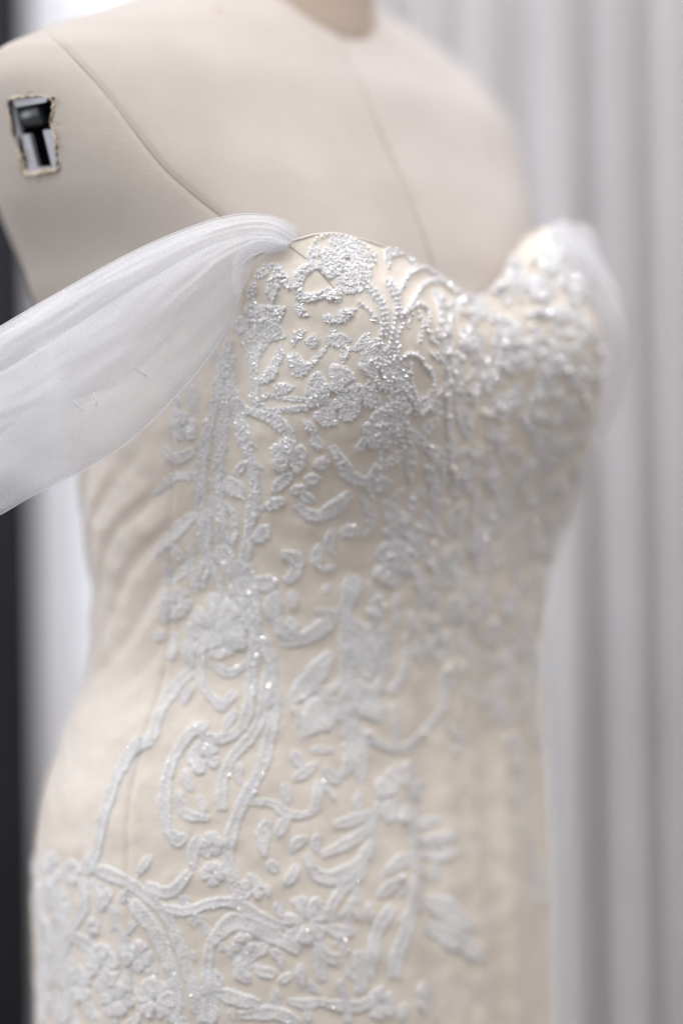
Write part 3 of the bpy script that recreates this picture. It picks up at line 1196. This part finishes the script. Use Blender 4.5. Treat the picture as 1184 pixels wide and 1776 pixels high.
# --- small filling motifs where the lace lies thick
def fill(poly, n, gap, g, seed):
    r = random.Random(seed)
    xs_, ys_ = [p[0] for p in poly], [p[1] for p in poly]
    occ = project(np.array([tuple(v) for v in OCC]))
    one = Crop(0, 0, 1)
    for _ in range(n):
        c = (r.uniform(min(xs_), max(xs_)), r.uniform(min(ys_), max(ys_)))
        if not inside(c, poly):
            continue
        free = sqrt(((occ - c) ** 2).sum(1).min())
        if free < gap:
            continue
        k = r.random()
        new = len(OCC)
        if k < .35 and free > gap * 1.2:
            one.flower(c, min(30, free * 1.15), 5, None, .1, g)
        else:
            w = r.uniform(-.9, .9) + pi / 2
            L = min(34, free * 1.3)
            one.leaf((c[0] - cos(w) * L, c[1] - sin(w) * L), (c[0] + cos(w) * L, c[1] + sin(w) * L), min(26, free * 1.1), r.uniform(-.2, .2), g)
        occ = np.concatenate([occ, project(np.array([tuple(v) for v in OCC[new:]]))])


fill([(690, 500), (830, 545), (1035, 470), (1040, 620), (1020, 760), (960, 960), (935, 1100), (935, 1280), (870, 1250), (770, 1180), (700, 1060), (680, 860)], 260, 17, .6, 3)
fill([(58, 1490), (330, 1560), (430, 1776), (70, 1776)], 420, 9, .5, 5)
fill([(390, 1580), (640, 1560), (720, 1776), (420, 1776)], 160, 12.5, .3, 6)
fill([(290, 640), (420, 620), (470, 900), (300, 800)], 60, 15, .5, 8)

fill([(430, 480), (560, 430), (700, 440), (830, 530), (1020, 450), (1040, 640), (965, 960), (935, 1280), (820, 1240), (700, 1100), (560, 980), (430, 720)], 500, 13.5, .6, 11)
fill([(280, 950), (480, 950), (720, 1250), (780, 1500), (700, 1776), (420, 1776), (300, 1560), (290, 1250)], 420, 15.5, .2, 12)
fill([(640, 470), (830, 530), (1020, 450), (1040, 640), (965, 960), (935, 1280), (820, 1240), (700, 1100), (640, 900)], 700, 9.5, .6, 13)

for x in range(90, 760, 105):
    Crop(0, 0, 1).flower((x + rnd.uniform(-15, 15), 1850 + rnd.uniform(-30, 30)), 40, 6, None, .12, .3)
    ph_ = rnd.uniform(-20, 20)
    Crop(0, 0, 1).vine([(x + 30, 1790), (x + 45 + ph_, 1900), (x + 20, 2000), (x + 45, 2090)], 18, .3)

# sprigs that carry the lace on round the sides, out of this view
for k in range(16):
    ph = rnd.choice([rnd.uniform(-.95, -.55), rnd.uniform(3.0, 3.8)])
    z = rnd.uniform(-.22, .02 if ph < 0 else .08)
    base = surf(np.array([ph, ph + .05, ph - .03]), np.array([z, z + .02, z + .045]), True)
    o = ribbon('lace_vine', base, .005, .0015, gown, vineprof, .3, .2)
    if o:
        o.matrix_parent_inverse = GL

q = [gcast(*p) for p in catmull([(503, 428), (530, 448), (556, 474), (580, 500)], 4)]
adopt(tube('cup_seam', [p + n * .0002 for p, n in q], .0002, M_seam, None, 6), gown)

# --- beads: the largest as single parts, the rest one mass
ico = bpy.data.meshes.new('bead')
bm = bmesh.new()
bmesh.ops.create_icosphere(bm, subdivisions=1, radius=1)
bm.to_mesh(ico)
bm.free()
ico.materials.append(M_bead)

rb = random.Random(21)
if True:
    pk = project(np.array([tuple(q[0]) for q in SAMPLES]))
    idx = [i for i in range(len(SAMPLES)) if 395 < pk[i][1] < 1000 and (pk[i][0] > 650 or pk[i][1] < 560) and (pk[i][0] - 602) ** 2 + (pk[i][1] - 452) ** 2 > 58 ** 2]
    rb.shuffle(idx)
    for i in idx[:1900]:
        r = rb.uniform(.00055, .0010) * (1.25 if pk[i][0] > 700 else 1)
        BEADS.append((SAMPLES[i][0] + SAMPLES[i][1] * r * .5, r))
BEADS.sort(key=lambda b: -b[1])
for p, r in BEADS[:290]:
    o = bpy.data.objects.new('bead', ico)
    COL.objects.link(o)
    o.parent = gown
    o.matrix_parent_inverse = GL
    o.location = p
    o.scale = (r, r, r)
    o.rotation_euler = (rnd.uniform(0, 6), rnd.uniform(0, 6), rnd.uniform(0, 6))
bm = bmesh.new()
bmesh.ops.create_icosphere(bm, subdivisions=1, radius=1)
iv = [v.co.copy() for v in bm.verts]
ifc = [tuple(v.index for v in f.verts) for f in bm.faces]
bm.free()
V, fc = [], []
for p, r in BEADS[290:]:
    o = len(V)
    ro = Matrix.Rotation(rnd.uniform(0, 6.28), 3, (rnd.uniform(-1, 1), rnd.uniform(-1, 1), rnd.uniform(-1, 1)))
    V += [p + ro @ v * r for v in iv]
    fc += [tuple(i + o for i in f) for f in ifc]
if V:
    o = adopt(mesh('seed_bead', V, fc, M_bead, None, False), gown)
    o['kind'] = 'stuff'
# --- sequins and bugle beads glittering on the lace
V, fc = [], []
rnd.shuffle(SAMPLES)
for p, nrm, dr in SAMPLES[:26000]:
    t = Vector((rnd.uniform(-1, 1), rnd.uniform(-1, 1), rnd.uniform(-1, 1)))
    nn = (nrm + t * .36).normalized()
    a = (dr + t * .5)
    a = (a - nn * a.dot(nn)).normalized()
    b = nn.cross(a)
    r = rnd.uniform(.00028, .0006)
    q = p + nrm * .0002
    o = len(V)
    ln = rnd.choice([1, 1.8, 2.6])
    V += [q + a * r * ln, q + b * r, q - a * r * ln, q - b * r, q + nn * r * .45, q - nn * r * .3]
    fc += [(o, o + 1, o + 4), (o + 1, o + 2, o + 4), (o + 2, o + 3, o + 4), (o + 3, o, o + 4), (o + 1, o, o + 5), (o + 2, o + 1, o + 5), (o + 3, o + 2, o + 5), (o, o + 3, o + 5)]
o = adopt(mesh('sequin', V, fc, M_sequin, None, False), gown)
o['kind'] = 'stuff'

# ------------------------------------------------------------------ the near sleeve: a loop of tulle sewn to the cup, round where an arm would be, to the back


def sheet(name, rows, mat, parent, nu=90, nv=44, belly=.0, fold=.0, nf=3, seed=0.0):
    """rows: list of edge pairs (top 3-D, bottom 3-D) from the cup outwards"""
    top = catmull([tuple(a) for a, b in rows], .004)
    bot = catmull([tuple(b) for a, b in rows], .004)

    def res(Q, t):
        L = np.concatenate([[0], np.cumsum([np.linalg.norm(Q[i + 1] - Q[i]) for i in range(len(Q) - 1)])])
        L /= L[-1]
        return np.array([np.interp(t, L, [q[k] for q in Q]) for k in range(3)]).T
    ts = np.linspace(0, 1, nu)
    Tp, Bt = res(top, ts), res(bot, ts)
    V = []
    cxn = np.array([-.03, .02])
    for i in range(nu):
        for j in range(nv):
            s = j / (nv - 1)
            p = Tp[i] * (1 - s) + Bt[i] * s
            o = np.array([p[0] - cxn[0], p[1] - cxn[1], .0])
            o /= np.linalg.norm(o) + 1e-9
            g = min(1, ts[i] * 4 + .15)
            b = belly * sin(pi * s) ** .8 * g
            b += fold * g * sin(2 * pi * (nf * s ** .8 + .5 * sin(ts[i] * 5 + seed)) + seed) * sin(pi * min(1, s * 1.0 + .02)) ** .5
            b += .0012 * mnoise.noise(Vector((ts[i] * 9, s * 7, seed * 3)))
            V.append(p + o * b)
    o = adopt(mesh(name, V, grid_faces(nu, nv), mat), parent)
    return o, [Vector(V[i * nv]) for i in range(nu)], [Vector(V[i * nv + nv - 1]) for i in range(nu)]


U = unproject
back_end = [(Vector((-.36, -.05, .09)), Vector((-.36, -.05, .03))), (Vector((-.30, .10, .08)), Vector((-.29, .10, .03))), (Vector((-.17, .11, .07)), Vector((-.16, .11, .02)))]
rows = [(U(522, 412, -.148), U(424, 478, -.146)), (U(482, 377, -.152), U(414, 512, -.150)), (U(392, 375, -.158), U(400, 560, -.156)), (U(255, 425, -.164), U(335, 655, -.166)),
        (U(105, 505, -.166), U(215, 772, -.176)), (U(0, 566, -.164), U(60, 858, -.180)), (U(-120, 640, -.150), U(-60, 905, -.170)), (U(-330, 640, -.11), U(-300, 860, -.13))] + back_end
sl, te, be = sheet('sleeve', rows, M_tulle, gown, 120, 50, .012, .0004, 2, .4)


def subs(o):
    o.parent = sl
    o.matrix_parent_inverse = Matrix.Identity(4)
    return o


subs(tube('sleeve_hem', te, .0002, M_slub, None, 6))
subs(tube('sleeve_hem', be, .0002, M_slub, None, 6))
# inner layer of the same loop
rows2 = [(a + Vector((.004, .010, .0)), b + Vector((.004, .010, .004))) for a, b in rows[:8]]
o, _, _ = sheet('sleeve_layer', rows2, M_tulle, gown, 90, 40, .006, .0006, 2, 2.1)
subs(o)
# rolled folds along the upper edge
for tops, bots, dpt, sd in (
        ([(520, 411), (478, 378), (392, 378), (255, 428), (105, 508), (-20, 580), (-200, 670)], [(505, 425), (462, 408), (390, 420), (268, 482), (125, 570), (-10, 650), (-190, 760)], .0065, 1.0),
        ([(508, 418), (455, 402), (395, 415), (315, 452), (200, 520), (70, 605), (-80, 690)], [(492, 434), (440, 430), (385, 470), (320, 540), (240, 640), (110, 720), (-60, 800)], .0085, 2.2)):
    rr = []
    n = len(tops)
    for k in range(n):
        y = np.interp(k / (n - 1), [0, .2, .5, 1], [-.150, -.156, -.168, -.172]) - dpt
        rr.append((U(*tops[k], y), U(*bots[k], y - .002)))
    o, t_, b_ = sheet('sleeve_fold', rr, M_tulle2, gown, 80, 24, .0045, .0005, 1, sd)
    subs(o)
# rolled end of the fold near the cup
o = tube('sleeve_roll', [tuple(U(x, y, -.160)) for x, y in catmull([(500, 428), (470, 424), (440, 430), (418, 446), (411, 480), (412, 512)], 4)], lambda t: .0042 * (1 - .55 * t) * (.4 + .6 * min(1, t * 6)), M_tulle2, None, 12)
subs(adopt(o, gown))
# small gathers where the loop is tacked to the cup
for k, (x1, y1) in enumerate(((452, 388), (440, 402), (432, 418), (436, 436), (446, 452), (468, 386), (458, 444))):
    q = []
    for j in range(9):
        t = j / 8
        q.append(tuple(U(506 + (x1 - 506) * t, 420 + (y1 - 420) * t - 5 * sin(pi * t), -.1555 - .004 * sin(pi * t))))
    subs(adopt(tube('gather', q, lambda t: .0012 * sin(pi * (.12 + .86 * t)) + .0001, M_tulle2, None, 8), gown))
# slubs caught in the weave
SB = BVHTree.FromPolygons([tuple(v.co) for v in sl.data.vertices], [tuple(p.vertices) for p in sl.data.polygons])
for (x0, y0), (x1, y1) in (((282, 502), (300, 516)), ((300, 500), (310, 526)), ((340, 440), (358, 462)), ((205, 615), (222, 628)), ((232, 636), (254, 652)), ((128, 694), (144, 712)), ((163, 680), (168, 704)),
                          ((160, 482), (164, 494)), ((110, 502), (113, 516)), ((60, 600), (72, 612)), ((275, 488), (292, 498)), ((322, 452), (326, 480)), ((40, 545), (52, 552))):
    q = []
    for k in range(7):
        t = k / 6
        d = rays(x0 + (x1 - x0) * t + rnd.uniform(-1, 1), y0 + (y1 - y0) * t + rnd.uniform(-1, 1)).normalized()
        h = SB.ray_cast(CAM, d)[0]
        if h:
            q.append(h - d * .0006)
    if len(q) > 3:
        subs(adopt(tube('slub', q, .00028, M_slub, None, 5), gown))

# ------------------------------------------------------------------ the far sleeve: tulle gathered over the outside of the far cup
phf = np.linspace(1.95, 3.55, 70)
sv = np.linspace(0, 1, 40)
V = []
for a in phf:
    k = (a - 1.95) / 1.6
    zt = np.interp(k, [0, .18, .5, 1], [.148, .145, .128, .11])
    zb = np.interp(k, [0, .12, .3, .6, 1], [.142, .105, .03, .015, .02])
    for s in sv:
        z = zt + (zb - zt) * s
        off = .004 + .0065 * sin(pi * min(1, k * 1.6)) * sin(pi * s) ** .6 + .0016 * sin(9 * s + 11 * k) + .0013 * sin(26 * s - 7 * k)
        V.append(surf(a, z, True, off))
far = adopt(mesh('sleeve', V, grid_faces(len(phf), len(sv)), M_tulle), gown)
V2 = [Vector(v) + Vector((.004, -.001, .0015 * sin(i * .3))) for i, v in enumerate(V)]
o = adopt(mesh('sleeve_layer', V2, grid_faces(len(phf), len(sv)), M_tulle2), gown)
o.parent = far
o.matrix_parent_inverse = Matrix.Identity(4)

# ------------------------------------------------------------------ the stand below the frame and the floor
def lathe(name, prof, mat, root, seg=40, c=(-.03, 0)):
    V = [(c[0] + r * cos(2 * pi * k / seg), c[1] + r * sin(2 * pi * k / seg), z) for r, z in prof for k in range(seg)]
    return adopt(mesh(name, V, grid_faces(len(prof), seg, True), mat), root)


lathe('stand_pole', [(.0, -.2), (.018, -.2), (.018, -1.13), (.0, -1.13)], M_zinc, form)
lathe('stand_base', [(.0, -1.11), (.05, -1.115), (.2, -1.135), (.205, -1.15), (.0, -1.15)], M_dark, form)
N_ = Nodes('floor_boards').set(Roughness=.6)
N_.l(mottled(N_, (.05, .042, .035), (.08, .066, .055), 5, .3, .7, (1, 8, 1)), N_.b.inputs['Base Color'])
fl_ = mesh('floor', [(-3, -3, -1.152), (3, -3, -1.152), (3, 2, -1.152), (-3, 2, -1.152)], [(0, 1, 2, 3)], N_.m, None, False)  # unseen, added dark so less light reaches the gown from below
fl_['kind'] = 'structure'

# ------------------------------------------------------------------ the room behind: pleated curtain, white wall, dark pillar
CY = .37


def xat(px, y):
    return (px - 592) / FPX * (y + D)


N_ = Nodes('curtain_cloth').set(Roughness=.8, Sheen_Weight=.2)
N_.l(mottled(N_, (.56, .54, .525), (.60, .583, .57), 9), N_.b.inputs['Base Color'])
noise_bump(N_, [(700, (1, 1, .3), 1)], .0006, .4)
M_curt = N_.m
# crest positions, measured in the photograph at the height of the shoulder
crest = [150, 255, 350, 450, 560, 655, 754, 858, 975, 1086, 1180, 1290, 1390, 1500, 1605, 1718, 1825, 1930, 2042, 2150, 2255, 2365, 2470, 2580, 2690, 2800]
xs = []
for k in range(len(crest) - 1):
    for j in range(26):
        t = j / 26
        x = crest[k] + (crest[k + 1] - crest[k]) * t
        dpt = .020 * (1 - cos(2 * pi * t)) * .5 ** .0
        dpt = .037 * (.5 - .5 * cos(2 * pi * t)) ** 1.15 * (.85 + .3 * ((k * 37) % 10) / 10)
        xs.append((x, dpt))
zsn = np.linspace(-1.14, 1.5, 30)
V = []
for z in zsn:
    for i, (x, dpt) in enumerate(xs):
        w = .004 * sin(z * 2.3 + x * .02)
        V.append((xat(x, CY) + w * .6, CY + dpt + .003 * sin(z * 3 + x * .05), z))
ct = mesh('curtain', V, grid_faces(len(zsn), len(xs)), M_curt)
ct['label'] = 'beige grey curtain hanging in soft vertical pleats behind the dress form'
ct['category'] = 'curtain'
md = ct.modifiers.new('thickness', 'SOLIDIFY')
md.thickness = .0015


def box(name, x0, x1, y0, y1, z0, z1, mat):
    V = [(x, y, z) for x in (x0, x1) for y in (y0, y1) for z in (z0, z1)]
    o = mesh(name, V, [(0, 1, 3, 2), (4, 6, 7, 5), (0, 4, 5, 1), (2, 3, 7, 6), (0, 2, 6, 4), (1, 5, 7, 3)], mat, None, False)
    bm = bmesh.new()
    bm.from_mesh(o.data)
    bmesh.ops.recalc_face_normals(bm, faces=bm.faces)
    bmesh.ops.bevel(bm, geom=list(bm.edges), offset=.004, segments=2, affect='EDGES')
    bm.to_mesh(o.data)
    bm.free()
    return o


N_ = Nodes('white_plaster').set(Roughness=.7)
N_.l(mottled(N_, (.86, .86, .89), (.9, .9, .93), 14), N_.b.inputs['Base Color'])
noise_bump(N_, [(300, (1, 1, 1), 1)], .0006, .3)
o = box('wall', xat(48, .36), xat(330, .36), .36, .42, -1.15, 1.5, N_.m)
o['kind'] = 'structure'
N_ = Nodes('dark_lacquer').set(Roughness=.75)
N_.b.inputs['Specular IOR Level'].default_value = .2
N_.l(mottled(N_, (.007, .0065, .009), (.011, .010, .0125), 8), N_.b.inputs['Base Color'])
M_pil = N_.m
pl = box('pillar', xat(-900, .33), xat(49, .33), .33, .45, -1.15, 1.5, M_pil)
pl['label'] = 'dark charcoal pillar at the far left beside the bright white wall'
pl['category'] = 'pillar'
print('lace samples', len(SAMPLES), 'beads', len(BEADS))
